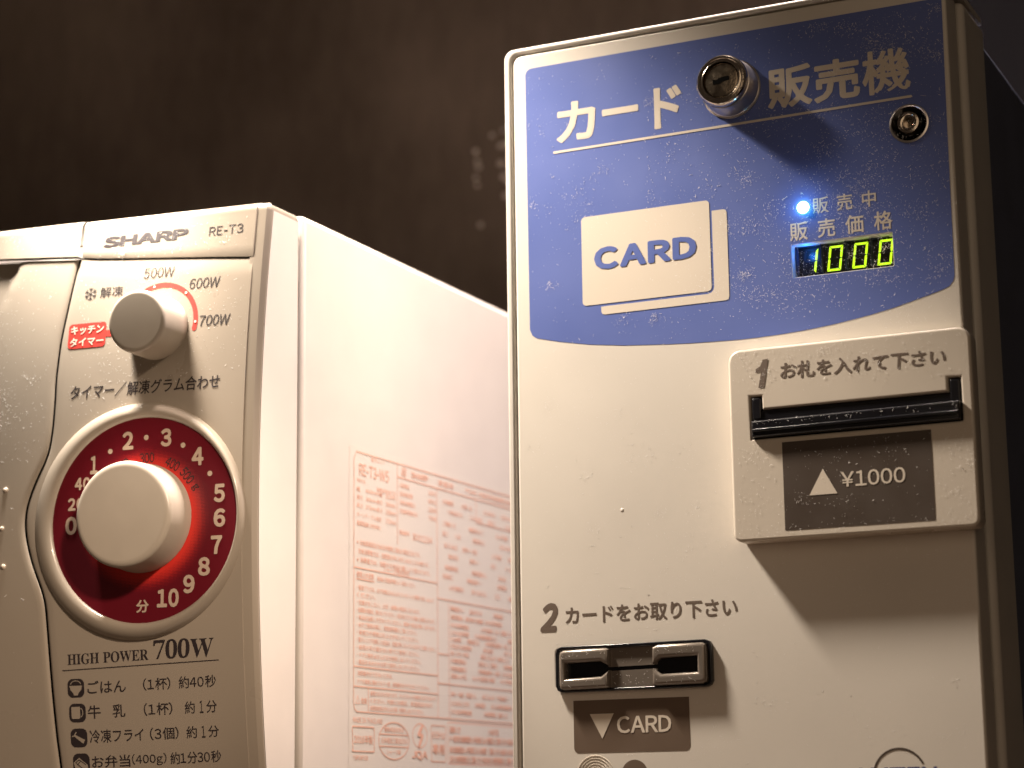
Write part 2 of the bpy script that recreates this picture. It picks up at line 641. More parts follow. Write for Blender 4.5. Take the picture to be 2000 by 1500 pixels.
# small pale balls on the wall, their colour standing in for blurred glints
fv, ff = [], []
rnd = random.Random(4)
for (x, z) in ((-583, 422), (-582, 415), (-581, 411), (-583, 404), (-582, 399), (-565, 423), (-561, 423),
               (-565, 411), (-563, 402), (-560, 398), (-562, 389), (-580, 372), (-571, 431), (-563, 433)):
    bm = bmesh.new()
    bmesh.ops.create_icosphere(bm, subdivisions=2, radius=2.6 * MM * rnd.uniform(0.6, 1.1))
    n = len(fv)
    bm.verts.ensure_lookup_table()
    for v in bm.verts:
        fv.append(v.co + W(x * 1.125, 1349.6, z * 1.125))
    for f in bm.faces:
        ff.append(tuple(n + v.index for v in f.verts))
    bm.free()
tag(mesh_obj('painted_glints', fv, ff, M['glint'], None), kind='stuff',
    label='tiny pale flecks standing in for glints on the dark wall beside the card machine', cat='flecks')

# ================================================================ card vending machine
U0, V0 = -370.53, 321.1
def fm(u, nv, w):                       # u right, nv = -v (v down from the door's top), w out of the door
    return W(U0 + u, 800 - w, V0 + nv)
def fl(pts):
    return [(a, -b) for a, b in pts]

vm = empty('card_vending_machine', W(U0 + 94, 930, -26))
tag(vm, 'white card vending machine with a blue upper panel, chrome lock and lit price display', 'vending machine')

# housing: thin lip round the left and top of the door, side wall behind
lip = [(-4.2, 364), (-4.2, 1.5)] + [(-4.2 + 4.6 * (1 - math.cos(t)), 1.2 - 4.6 * math.sin(t)) for t in [i * math.pi / 16 for i in range(1, 9)]] + \
      [(190.6, -3.4), (190.6, -0.7), (3.0, -0.7)] + \
      [(-0.8 + 3.2 * (1 - math.sin(t)), -0.7 + 3.2 * (1 - math.cos(t))) for t in [i * math.pi / 12 for i in range(0, 7)]] + [(-0.8, 364)]
sheet('housing_lip', [fl(lip)], M['housing'], vm, fm, w=0.4, depth=58, bevel=1.2)
body = box('housing', (U0 + 0.5, 821.5, -26), (U0 + 191.0, 859, V0 - 0.4), M['housing'], vm, bevel=2.6)
box('rear_cabinet', (U0 + 2, 859.5, -26), (U0 + 188, 1080, V0 - 3), M['navy'], vm, bevel=2)

# door with cut-outs
hole_disp = rrect(121.9, 99.4, 162.8, 112.6, 0.4, 2)
hole_small = disc_pts(171.9, 56.1, 7.3, 40)
hole_card = rrect(16, 256, 80.5, 271.5, 1.5, 3)
hole_bill = rrect(108, 166, 184, 178, 1, 2)
door_outline = rrect(0, 0, 189, 363, 4.0, 8)
sheet('door', [fl(door_outline), fl(hole_disp), fl(hole_small), fl(hole_card), fl(hole_bill)],
      M['enamel'], vm, fm, w=0.0, depth=17, bevel=1.0, segs=4)

# blue printed field with its curved lower edge
blue = [(5.8, 9.5)] + [(5.8 + 3.0 * (1 - math.cos(t)), 9.5 - 3.0 * math.sin(t)) for t in [i * math.pi / 12 for i in range(1, 7)]] + \
       [(187.4, 6.2), (186.9, 60), (186.6, 119.5), (186.0, 121.6), (184.3, 123.6)] + \
       [(181.4, 124.7), (176, 126.2), (168.5, 128.1), (161.8, 129.7), (153, 131.4), (145, 132.6), (136.8, 133.7), (126, 134.7), (116, 135.3), (106.3, 135.6),
        (97.5, 135.6), (89, 135.3), (78, 134.9), (66.9, 134.2), (49, 132.8), (33, 130.7), (20, 128.2), (9.5, 125.6), (7.4, 124.2), (6.3, 121.6)]
def inset(pts, d):
    return pts
bprint = sheet('blue_panel_print', [fl(blue), fl(rrect(121.5, 99.0, 163.2, 113.0, 0.5, 2)), fl(disc_pts(171.9, 56.1, 7.6, 40))],
               M['blue'], vm, fm, w=0.10)

P = bprint
def vtext(name, text, u0, v1, u1, v0, m, parent=None, **k):
    return text_print(name, text, ((u0, -v1), (u1, -v0)), m, parent or P, fm, **k)

# title, one mesh per character
for ch, u0, v1, u1, v0 in (('カ', 20.2, 42.0, 38.2, 24.4), ('ー', 41.2, 33.2, 57.6, 30.2), ('ド', 64.6, 42.4, 76.8, 24.4),
                           ('販', 114.3, 41.8, 133.0, 24.2), ('売', 133.8, 42.0, 152.9, 24.6), ('機', 153.9, 42.2, 173.4, 23.8)):
    vtext('title_character', ch, u0, v1, u1, v0, M['white_print'], w=0.21, bold=0.022 if ch == '機' else 0.029)
strokes('underline', [[(18.9, -45.8), (96, -45.5), (173.2, -45.0)]], 0.52, M['white_print'], P, fm, w=0.24)

# the CARD emblem
sheet('card_symbol', [fl([(88.6, 80.7), (93.6, 80.7), (94.6, 81.1), (95.0, 82.2), (95.0, 117.2), (94.6, 118.4), (93.5, 118.8), (40.6, 118.8), (39.4, 118.4), (39.0, 117.3), (39.0, 115.3),
                          (85.9, 115.3), (87.4, 114.9), (88.4, 113.8), (88.7, 112.4)])], M['white_print'], P, fm, w=0.24)
front_card = sheet('card_symbol', [fl(rrect(30.7, 76.0, 87.6, 114.2, 1.7, 5))], M['white_print'], P, fm, w=0.24)
vtext('card_lettering', 'CARD', 36.3, 99.6, 81.6, 89.9, M['blue'], w=0.42, bold=0.052, gap=0.16)
vtext('lamp_caption', '販売中', 131.2, 87.8, 157.2, 81.1, M['white_print'], w=0.21, bold=0.012, cjk_gap=0.45)
vtext('price_caption', '販売価格', 121.4, 97.9, 163.4, 90.2, M['white_print'], w=0.21, bold=0.016, cjk_gap=0.5)

# status lamp
led = lathe('status_lamp', [(2.45, 0.05), (2.45, 0.5), (2.1, 1.2), (1.2, 1.7), (0.0, 1.85)], M['led'], vm, fm(127.3, -84.5, 0), (0, -1, 0), 32)
lamp('status_lamp_light', 'POINT', (U0 + 127.3, 800 - 6.5, V0 - 84.5), 0.0024, (0.05, 0.42, 1.0), 0.002)
lamp('display_backlight', 'POINT', (U0 + 127.5, 800 + 2.0, V0 - 102.2), 0.0026, (0.02, 0.22, 1.0), 0.0015)

# price display in its recess
box('display_housing', (U0 + 119.5, 800.8, V0 - 115), (U0 + 121.8, 812, V0 - 97), M['display_body'], vm)
disp = box('price_display', (U0 + 119.5, 806.6, V0 - 115), (U0 + 166, 812, V0 - 97), M['display_face'], vm)
def fd(a, b, w):
    return W(a, 806.6 - w, b)
# the digits sit on the display face, 6.6 mm behind the door
DS = 806.6 / 800.0
def digit(u, on, vtop=101.9, vbot=112.1):
    x0 = (U0 + u) * DS
    ztop, zbot = (V0 - vtop) * DS, (V0 - vbot) * DS
    h = ztop - zbot
    wd, t, sh = 5.7, 0.95, 0.14
    def q(a, b):
        return (x0 + a * wd + sh * h * (1 - b) , ztop - b * h)
    hx, g = t / wd, 0.018
    tv = t / h
    segs = {
        'a': [(0 + g, 0), (1 - g, 0), (1 - hx - g, tv), (hx + g, tv)],
        'b': [(1, g), (1, 0.5 - g * 1.4), (1 - hx * .5, 0.5 - g * .4), (1 - hx, 0.5 - tv * .55), (1 - hx, tv + g)],
        'c': [(1, 0.5 + g * 1.4), (1, 1 - g), (1 - hx, 1 - tv - g), (1 - hx, 0.5 + tv * .55), (1 - hx * .5, 0.5 + g * .4)],
        'd': [(0 + g, 1), (hx + g, 1 - tv), (1 - hx - g, 1 - tv), (1 - g, 1)],
        'e': [(0, 0.5 + g * 1.4), (hx * .5, 0.5 + g * .4), (hx, 0.5 + tv * .55), (hx, 1 - tv - g), (0, 1 - g)],
        'f': [(0, g), (hx, tv + g), (hx, 0.5 - tv * .55), (hx * .5, 0.5 - g * .4), (0, 0.5 - g * 1.4)],
        'g': [(hx * .7, 0.5), (hx * 1.3, 0.5 - tv * .5), (1 - hx * 1.3, 0.5 - tv * .5), (1 - hx * .7, 0.5), (1 - hx * 1.3, 0.5 + tv * .5), (hx * 1.3, 0.5 + tv * .5)],
    }
    for s, pts in segs.items():
        sheet('segment', [[q(a, b) for a, b in pts]], M['segment'] if s in on else M['segment_off'], disp, fd, w=0.35 if s in on else 0.2)
digit(125.9, 'bc')
digit(136.1, 'abcdef')
digit(146.3, 'abcdef')
digit(156.5, 'abcdef')
for u in (124.6, 134.6, 144.7, 154.8):            # bright ribs between the digit cells
    x = (U0 + u) * DS
    box('digit_divider', (x - 0.25, 803.4, (V0 - 112.4) * DS), (x + 0.25, 806.4, (V0 - 99.4) * DS), M['display_body'], disp)
box('display_rib', ((U0 + 123) * DS, 804.2, (V0 - 101.3) * DS), ((U0 + 162) * DS, 806.3, (V0 - 100.6) * DS), M['display_body'], disp)

# key lock
lc = fm(98.9, -30.3, 0)
ax = Vector((0, -1, 0))
lock = lathe('key_lock', [(12.6, 0.1), (12.6, 0.9), (12.2, 1.2), (12.0, 1.3), (10.9, 9.6), (10.5, 9.8), (10.5, 10.4)], M['satin'], vm, lc, ax, 96)
lathe('lock_collar', [(10.5, 10.41), (10.9, 10.6), (11.0, 11.0), (10.7, 12.6), (10.0, 13.4), (9.2, 13.5), (8.9, 13.2), (8.5, 13.2), (8.0, 13.5), (7.7, 13.3), (7.5, 10.5)], M['chrome'], lock, lc, ax, 96, caps=False)
plug_c = lc + ax * (11.4 * MM)
lathe('lock_plug', [(7.4, 0), (7.4, 1.0), (7.0, 1.4), (6.6, 1.5), (0.0, 1.5)], M['brass_dark'], lock, plug_c, ax, 64)
key = [(-3.6, 0.6), (-1.8, 0.3), (-0.9, 1.0), (2.2, 1.35), (3.4, 1.35), (3.5, -0.4), (0.9, -0.8), (-0.9, -1.55), (-3.4, -1.5)]
sheet('keyway', [[(98.9 + a, -30.3 + b) for a, b in key]], M['black_matt'], lock, fm, w=13.0)

# small recessed tubular lock
sc_ = fm(171.9, -56.1, 0)
small = lathe('small_lock', [(7.9, 0.12), (7.9, 0.5), (7.3, 0.7), (7.0, 0.4), (7.0, -9), (0, -9)], M['satin'], vm, sc_, ax, 48, caps=False)
sheet('lock_well', [fl(disc_pts(171.9, 56.1, 6.98, 40))], M['black_matt'], small, fm, w=-8.4)
lathe('lock_barrel', [(4.7, -8.3), (4.7, -1.2), (4.3, -0.6), (3.4, -0.5), (3.1, -0.8), (2.5, -0.9), (2.2, -1.1), (2.1, -5.0), (0, -5.0)], M['chrome'], small, fm(171.3, -55.2, 0), ax, 40)
sheet('lock_core', [fl(disc_pts(171.3, 55.2, 1.3, 20))], M['brass_dark'], small, fm, w=-4.5)

# ---------------- bill plate: a thick moulded plate standing off the door
PS = 790.0 / 800.0            # artwork on it is drawn at this scale
PA = 370.53 * (1 - PS)
PB = 321.1 * (1 - PS)
def pf(u, nv, w):
    return W(U0 + u * PS + PA, 790.0 - w, V0 - (-nv * PS + PB))
def pp(pts):
    return [(a, -b) for a, b in pts]
slot_poly = [(102.2, 159.4), (106.9, 159.4), (107.1, 164.9), (181.9, 164.9), (181.8, 159.3), (186.7, 159.3), (186.7, 176.4), (102.2, 176.6)]
# body sides
plate = sheet('bill_plate', [pp(rrect(93.3, 139.8, 191.2, 217.1, (5.2, 5.2, 3.2, 3.6), 8)), pp(slot_poly)], M['plastic_plate'], vm, pf, w=0, depth=9.9, bevel=1.1, segs=4)
def ptext(name, text, u0, v1, u1, v0, m, **k):
    return text_print(name, text, ((u0, -v1), (u1, -v0)), m, plate, pf, **k)
sheet('step_number', [pp([(105.0, 148.3), (106.9, 147.4), (108.0, 144.8), (110.3, 144.6), (108.2, 156.0), (105.8, 156.2), (107.2, 149.5), (104.9, 149.9)])], M['grey_print'], plate, pf, w=0.15)
text_print('step_lettering', 'お札を入れて下さい', ((115.0, -153.6), (181.2, -154.1), (181.9, -147.6), (115.3, -146.7)), M['grey_print'], plate, pf, bold=0.024)
lab = sheet('price_label', [pp([(114.7, 178.8), (174.3, 178.8), (174.3, 213.8), (114.7, 213.8)])], M['dark_label'], plate, pf, w=0.1)
sheet('insert_arrow', [pp([(125.1, 200.7), (130.9, 190.6), (136.4, 200.7)])], M['white_print'], lab, pf, w=0.22)
text_print('price_lettering', '¥1000', ((138.0, -198.5), (163.5, -198.4), (163.5, -192.4), (138.0, -192.3)), M['white_print'], lab, pf, w=0.22, bold=0.012, gap=0.09)
# the black bill entry: a dark throat and a projecting lower lip
entry = sheet('bill_slot', [pp([(102.5, 159.8), (106.6, 159.8), (106.7, 165.2), (182.3, 165.2), (182.2, 159.7), (186.4, 159.7), (186.4, 176.1), (102.5, 176.3)])],
              M['black'], plate, pf, w=-0.9, depth=6, bevel=0.3)
sheet('slot_lip', [pp([(102.7, 169.3), (186.2, 168.6), (186.2, 176.0), (102.7, 176.2)])], M['black'], entry, pf, w=2.2, depth=8, bevel=1.2, segs=4)
sheet('slot_guide', [pp([(103.4, 172.9), (185.6, 172.5), (185.6, 174.0), (103.4, 174.2)])], M['black'], entry, pf, w=3.2, depth=3, bevel=0.5)
for u in (102.7, 182.3):
    sheet('slot_ear', [pp(rrect(u, 160.0, u + 3.9, 168.8, 0.8, 3))], M['black'], entry, pf, w=-0.2, depth=4, bevel=0.6)

# ---------------- card slot
CS = 796.0 / 800.0
def cf(u, nv, w):             # artwork at the face of the slot block, 4 mm proud
    return W((U0 + u) * CS, 796.0 - w, (V0 + nv) * CS)
slot = sheet('card_slot', [pp([(14.6, 257.4), (15.2, 255.6), (17.2, 254.6), (79.2, 254.3), (81.2, 255.2), (82.0, 257.2), (82.0, 270.6), (81.2, 272.2), (79.4, 272.9),
                               (58.2, 272.8), (58.2, 272.5), (39.0, 272.7), (39.0, 273.0), (17.3, 273.2), (15.4, 272.3), (14.6, 270.6)])],
             M['black'], vm, cf, w=-3.4, depth=3.0, bevel=0.3)
rim = [(14.6, 257.4), (15.2, 255.6), (17.2, 254.6), (79.2, 254.3), (81.2, 255.2), (82.0, 257.2), (82.0, 270.6), (81.2, 272.2), (79.4, 272.9), (17.3, 273.2), (15.4, 272.3), (14.6, 270.6)]
sheet('slot_rim', [pp(rim), pp(rrect(16.3, 255.9, 80.5, 271.9, 1.8, 4))], M['black'], slot, cf, w=-1.6, depth=3, bevel=0.5)
# notch floor for the fingers
sheet('finger_notch', [pp([(37.5, 256.0), (58.6, 255.7), (58.6, 263.3), (37.5, 263.6)])], M['gunmetal'], slot, cf, w=-3.0, depth=2)
sheet('finger_notch', [pp([(37.5, 265.2), (58.6, 264.9), (58.6, 271.9), (37.5, 272.1)])], M['gunmetal'], slot, cf, w=-2.8, depth=3)
lb = [(16.6, 258.5), (17.0, 257.0), (18.6, 256.2), (37.0, 255.9), (38.6, 256.6), (38.6, 263.4), (34.8, 261.2), (19.6, 261.5), (19.6, 267.8), (35.0, 267.3), (38.6, 264.9), (38.6, 271.8), (37.0, 272.1), (18.6, 272.3), (17.0, 271.6), (16.6, 270.1)]
sheet('slot_block', [pp(lb)], M['gunmetal'], slot, cf, w=0, depth=7, bevel=1.5, segs=4)
rb = [(80.2, 257.6), (79.8, 256.2), (78.2, 255.5), (59.6, 255.7), (57.2, 256.6), (57.2, 263.2), (60.8, 261.0), (76.2, 260.6), (76.2, 267.0), (61.0, 267.3), (57.2, 264.8), (57.2, 271.6), (59.6, 271.9), (78.2, 271.7), (79.8, 271.0), (80.2, 269.6)]
sheet('slot_block', [pp(rb)], M['gunmetal'], slot, cf, w=0, depth=7, bevel=1.5, segs=4)
sheet('slot_throat', [pp([(19.0, 260.5), (77.0, 260.2), (77.0, 268.0), (19.0, 268.4)])], M['black_matt'], slot, cf, w=-8.2)

ctext = lambda name, text, u0, v1, u1, v0, m, **k: text_print(name, text, ((u0, -v1), (u1, -v0)), m, vm, fm, **k)
ctext('step_number', '2', 9.0, 248.6, 16.9, 236.8, M['grey_print'], bold=0.05, shear=0.2)
ctext('step_lettering', 'カードをお取り下さい', 20.3, 246.0, 94.0, 239.0, M['grey_print'], bold=0.02)
clab = sheet('card_label', [fl(rrect(23.1, 276.7, 72.7, 297.5, (0, 0, 2.0, 2.0), 5))], M['mid_label'], vm, fm, w=0.1)
sheet('take_arrow', [fl([(30.2, 282.2), (40.6, 282.2), (35.5, 292.1)])], M['white_print'], clab, fm, w=0.22)
text_print('card_lettering', 'CARD', ((41.9, -290.2), (65.0, -290.2), (65.0, -283.4), (41.9, -283.4)), M['white_print'], clab, fm, w=0.22, bold=0.022, gap=0.08)

# engraved rings, round dark button print and the maker's arc, all running out of the picture
def ring_rib(r, half=0.28, n=64):
    return lathe('ring_rib', [(r - half, 0.05), (r - half * .5, 0.35), (r + half * .5, 0.35), (r + half, 0.05)], M['plastic_plate'], rings, fm(32.2, -306.6, 0), ax, n)
rings = sheet('ring_plate', [fl(disc_pts(32.2, 306.6, 8.4, 48))], M['enamel'], vm, fm, w=0.12)
for r in (7.9, 6.8, 5.7, 4.6, 3.5, 2.4):
    ring_rib(r)
sheet('button_print', [fl(disc_pts(49.0, 306.2, 5.6, 48))], M['mid_label'], vm, fm, w=0.12)
strokes('maker_mark', [arc_path(155.8, -308.8, 9.9, 28, 180, 30)], 0.42, M['dark_label'], vm, fm, w=0.12)
ctext('maker_lettering', 'AMTEN', 137.5, 310.8, 170.0, 305.7, M['navy_print'], bold=0.03, gap=0.12)
lathe('panel_rivet', [(0.8, 0.01), (0.7, 0.10), (0.4, 0.16), (0, 0.17)], M['enamel'], vm, fm(46.1, -200.8, 0), ax, 20)

dust('dust', vm, fm, [
    (6, -134, 60, -8, 600, 10, 0.25), (60, -134, 110, -8, 1600, 18, 0.25), (110, -130, 187, -8, 3800, 34, 0.25),
    (96, -128, 150, -44, 900, 8, 0.25), (150, -120, 187, -60, 900, 8, 0.25),
    (4, -300, 92, -136, 1500, 26, 0.02), (60, -305, 188, -220, 500, 14, 0.02), (187, -135, 188.5, -8, 60, 0, 0.05),
    (100, -138, 188, -128, 260, 4, 0.05)], 11)
dust('dust', plate, pf, [(95, -158.5, 189.5, -141, 700, 10, 0.2), (95, -216, 114, -178, 170, 5, 0.2), (115, -213, 174, -180, 230, 8, 0.3),
                         (175, -215, 190, -178, 260, 4, 0.2), (96, -216, 188, -212, 120, 0, 0.2)], 12)
dust('dust', slot, cf, [(18, -260, 38, -257, 16, 0, 0.1), (59, -259.5, 78, -256.5, 22, 0, 0.1), (18, -271.5, 38, -268.5, 10, 0, 0.1), (59, -271, 78, -268, 12, 0, 0.1),
                        (39, -271, 57, -265.5, 34, 0, -2.7), (39, -263, 57, -257, 16, 0, -2.9)], 13)
dust('dust', entry, pf, [(103.5, -172, 185, -169.6, 60, 0, 2.3)], 14)

# ================================================================ microwave oven
SCALE = 1.10
XS = -418.0
K6 = math.tan(math.radians(6))
def prof(z):
    return 7.00833e-4 * z * z - 0.1661001 * z + 680.475
def F(x, z):
    s = XS - x
    y = prof(z)
    if s <= 110:
        return y - K6 * s
    e = s - 110
    return y - K6 * 110 - K6 * 90 * (1 - math.exp(-e / 90.0))
def ff_(x, z, w):
    return W(x, F(x, z) - w, z)
def sf(y, z, w):
    return W(-417.6 + w, y, z)

mw = empty('microwave_oven', W(-640, 880, -24))
tag(mw, 'white microwave oven with two round white knobs and a red timer dial', 'microwave')

# painted steel cabinet
box('cabinet', (-878, 703, -24), (-417.6, 1010, 232.6), M['cabinet'], mw, bevel=3.0)
box('seam_gap', (-870, 699, -22), (-425, 704, 226), M['seam'], mw)

ZTOP, ZR = 232.2, 3.6
SEAM = [(-537, 219.7), (-521.1, 218.6), (-499.0, 217.0), (-490, 215.6), (-459.3, 213.0), (-440, 211.3), (-422.3, 209.6), (-400, 209.0)]
def interp(tab, x):
    if x <= tab[0][0]:
        return tab[0][1]
    for (a, b), (c, d) in zip(tab, tab[1:]):
        if x <= c:
            return b + (d - b) * (x - a) / (c - a)
    return tab[-1][1]
# the panel's left edge: x as a function of z, swinging out round the dial
LEFT = [(-24, -499.0), (19.1, -500.5), (28.2, -501.5), (47.7, -502.9), (64.9, -504.0), (80.4, -505.2), (86.7, -507.2), (95.6, -511.0), (104.6, -513.6), (111.5, -514.5),
        (118.4, -513.8), (126.6, -510.8), (137.6, -505.3), (146.6, -504.0), (159.5, -503.7), (165.7, -504.0), (182.1, -503.2), (208.7, -499.6), (216.9, -498.3), (232.6, -497.0)]
def smooth_interp(tab, x):
    return sum(interp(tab, x + d) for d in (-3, -1.5, 0, 1.5, 3)) / 5.0

def shell(name, xs_fn, zs, m, w=0.0, top=False, right=False, zshift=None, recess=None):
    """front skin of the oven: columns across, rows up; optionally rolls over the top and round the right corner"""
    rows = [(z, 0.0) for z in zs]
    if top:
        rows += [(ZTOP - ZR + ZR * math.sin(t), ZR * (1 - math.cos(t))) for t in [i * math.pi / 12 for i in range(1, 7)]]
    V, F_ = [], []
    ncol = None
    for (z, ins) in rows:
        xs = xs_fn(min(z, ZTOP - ZR))
        zz = z if zshift is None else None
        pts = []
        for x in xs:
            zq = z if zshift is None else zshift(x, z)
            pts.append((x, F(x, min(zq, ZTOP - ZR)) - w + ins + (recess(x, zq) if recess else 0.0), zq))
        if right:
            x_e = xs[-1]
            y_e = pts[-1][1]
            yc = prof(min(z, ZTOP - ZR))
            zq = pts[-1][2]
            pts += [(-419.6, yc + 0.4 + ins - w, zq), (XS - 0.25 - ins * 0.6, yc + 1.6 + ins, zq), (XS - ins, yc + 2.0 + ins, zq), (XS - ins, 690, zq), (XS - ins, 700.5, zq)]
        ncol = len(pts)
        V += [W(*p) for p in pts]
    nr = len(rows)
    for r in range(nr - 1):
        for c in range(ncol - 1):
            a = r * ncol + c
            F_.append((a, a + 1, a + ncol + 1, a + ncol))
    if top:      # flat roof strip back to the cabinet
        base = len(V)
        for c in range(ncol):
            p = V[(nr - 1) * ncol + c]
            V.append(Vector((p.x, W(0, 700.5, 0).y, p.z)))
        for c in range(ncol - 1):
            a = (nr - 1) * ncol + c
            F_.append((a, a + 1, base + c + 1, base + c))
    # left return edge, so that the skin has thickness
    base = len(V)
    for r in range(nr):
        p = V[r * ncol]
        V.append(p + Vector((0, 0.008, 0)))
    for r in range(nr - 1):
        F_.append((r * ncol, base + r, base + r + 1, (r + 1) * ncol))
    # lower return
    base = len(V)
    for c in range(ncol):
        V.append(V[c] + Vector((0, 0.004, 0)))
    for c in range(ncol - 1):
        F_.append((c, c + 1, base + c + 1, base + c))
    return mesh_obj(name, V, F_, m, mw, True, 28, weld=True)

def span(a, b, n):
    return [a + (b - a) * i / n for i in range(n + 1)]

# control panel below the seam
def lift(z):
    return z if z < 190 else 190 + 26.5 * min(1.0, (z - 190) / 20.0)
def panel_xs(z):
    z = lift(z)
    l = smooth_interp(LEFT, z)
    return [l, l + 0.5, l + 1.4] + span(l + 4, -423.2, 16) + [-422.95]
def panel_shift(x, z):
    t = max(0.0, (z - 190) / 20.0)
    if z > 190:
        return 190 + (interp(SEAM, x) - 0.6 - 190) * t
    return z
def panel_recess(x, z):
    l = smooth_interp(LEFT, z)
    d = x - l
    r = 0.6 if x > -423.1 else 0.0
    if d < 1.4:
        r += 0.7 * (1 - d / 1.4) ** 2
    s = interp(SEAM, x) - z
    if 0 <= s < 7:
        r += 0.7 * (1 - s / 7.0) ** 1.5
    return r
zs = span(-24, 60, 16) + span(62, 160, 44) + span(162, 190, 8) + [190 + 20 * i / 14 for i in range(1, 15)]
panel = shell('control_panel', panel_xs, zs, M['appliance'], w=0.4, zshift=panel_shift, recess=panel_recess)

# fascia band above the seam, rolling over the top
def fascia_xs(z):
    return [-497.6] + span(-496.8, -423.2, 14) + [-422.95]
def fascia_shift(x, z):
    t = (z - 205) / (ZTOP - ZR - 205)
    s = interp(SEAM, x)
    return z if z > ZTOP - ZR else s + (ZTOP - ZR - s) * t
fascia = shell('top_fascia', fascia_xs, span(205, ZTOP - ZR, 8), M['appliance'], w=0.6, top=True, zshift=fascia_shift,
               recess=lambda x, z: (0.6 if x > -423.1 else 0.0) + 0.4 * max(0, 1 - (z - interp(SEAM, x)) / 0.8))

shell('corner_frame', lambda z: [-424.6, -423.6, -422.9], span(-24, ZTOP - ZR, 30), M['appliance'], w=0.1, top=True, right=True)

# the white return between the moulded corner and the cabinet
zq = [-20 + i * (228.6 + 20) / 40 for i in range(41)]
sheet('side_return', [[(prof(z) + 2.6, z) for z in zq] + [(700.0, 228.6), (700.0, -20)]], M['cabinet'], mw, sf, w=-0.25)

# door: upper rail and the leaf with its recessed window
def rail_xs(z):
    return span(-878, -560, 6) + span(-552, -498.1, 10)
door = shell('door_rail', rail_xs, span(205, ZTOP - ZR, 6), M['appliance'], w=1.7, top=True,
             zshift=lambda x, z: z if z > ZTOP - ZR else interp(SEAM, x) + (ZTOP - ZR - interp(SEAM, x)) * (z - 205) / (ZTOP - ZR - 205))
def leaf_right(z):
    return smooth_interp(LEFT, z) - 0.45
def leaf_xs(z):
    z = lift(z)
    r = leaf_right(z)
    return [-878, -760, -680, -620, -590] + span(-570, r - 3, 24) + [r - 1.4, r - 0.5, r]
WL = [(-24, -575), (60, -560), (120, -549), (160, -542), (197.3, -532.3), (217.3, -523.7), (230, -519)]
def leaf_recess(x, z):
    edge = interp(WL, z)
    d = edge - x
    r = 0.0
    if d > 0:
        r += 2.6 * min(1.0, d / 3.0)
    e = leaf_right(z) - x
    if e < 1.4:
        r += 0.7 * (1 - e / 1.4) ** 2
    s = interp(SEAM, x) - z
    if 0 <= s < 2.0:
        r += 1.2 * (1 - s / 2.0) ** 2
    return r
leaf = shell('door_leaf', leaf_xs, span(-24, 60, 14) + span(62, 160, 40) + span(162, 190, 8) + [190 + 20 * i / 12 for i in range(1, 13)], M['appliance'], w=0.9,
             zshift=lambda x, z: z if z <= 190 else 190 + (interp(SEAM, x) - 1.2 - 190) * (z - 190) / 20.0, recess=leaf_recess)

def mtext(name, text, quad, m=None, parent=None, **k):
    return text_print(name, text, quad, m or M['ink'], parent or panel, ff_, **k)
TW = 0.52
mtext('brand_lettering', 'SHARP', ((-488.6, 219.6), (-451.6, 219.9), (-451.2, 224.3), (-488.2, 224.2)), parent=fascia, w=0.72, bold=0.055, gap=0.10)
mtext('model_lettering', 'RE-T3', ((-442.6, 219.9), (-428.1, 219.9), (-428.1, 223.7), (-442.6, 223.7)), parent=fascia, w=0.72, bold=0.004, gap=0.10)
mtext('power_lettering', '500W', ((-469.2, 205.0), (-455.9, 204.9), (-456.0, 209.0), (-469.3, 209.3)), w=TW, shear=0.12)
mtext('power_lettering', '600W', ((-449.0, 198.9), (-436.2, 198.8), (-436.0, 203.0), (-449.0, 203.1)), w=TW, shear=0.1, bold=0.003)
mtext('power_lettering', '700W', ((-443.6, 183.6), (-430.9, 183.3), (-430.6, 187.5), (-443.4, 187.8)), w=TW, shear=0.1, bold=0.006)
mtext('defrost_lettering', '解凍', ((-487.6, 199.0), (-477.5, 198.9), (-477.8, 203.1), (-487.6, 203.3)), w=TW, bold=0.006)
sx, sz = -491.8, 201.0
snow = []
for k in range(6):
    a = math.radians(60 * k + 30)
    e = (sx + 2.5 * math.cos(a), sz + 2.5 * math.sin(a))
    snow.append([(sx, sz), e])
    for s in (-1, 1):
        b = (sx + 1.5 * math.cos(a), sz + 1.5 * math.sin(a))
        snow.append([b, (b[0] + 1.1 * math.cos(a + s * 0.75), b[1] + 1.1 * math.sin(a + s * 0.75))])
strokes('snowflake_symbol', snow, 0.16, M['ink'], panel, ff_, w=TW)
mtext('timer_lettering', 'タイマー/解凍グラム合わせ', ((-497.2, 158.6), (-433.6, 158.5), (-433.4, 164.0), (-496.9, 164.2)), w=TW, bold=0.012)

# kitchen-timer tab in red with cream lettering
tab = sheet('kitchen_timer_tab', [rrect(-499.9, 179.1, -483.6, 189.1, 1.4, 4)], M['red_ink'], panel, ff_, w=TW)
sheet('tab_tail', [[(-483.7, 183.0), (-479.0, 182.7), (-479.0, 185.3), (-483.7, 185.6)]], M['red_ink'], tab, ff_, w=TW - 0.02)
mtext('tab_lettering', 'キッチン', ((-498.9, 184.7), (-484.6, 184.6), (-484.5, 188.0), (-498.9, 188.3)), m=M['white_print'], parent=tab, w=TW + 0.15, bold=0.025)
mtext('tab_lettering', 'タイマー', ((-498.9, 179.9), (-484.3, 179.9), (-484.2, 183.3), (-498.9, 183.4)), m=M['white_print'], parent=tab, w=TW + 0.15, bold=0.025)
# red arc with three marks
KX, KZ = -460.6, 186.4
strokes('power_arc', [arc_path(KX, KZ, 15.3, 128, -13, 40)], 0.95, M['red_ink'], panel, ff_, w=TW)
for a in (103, 47, -3):
    sheet('arc_mark', [disc_pts(KX + 15.3 * math.cos(math.radians(a)), KZ + 15.3 * math.sin(math.radians(a)), 0.5, 14)], M['white_print'], panel, ff_, w=TW + 0.12)

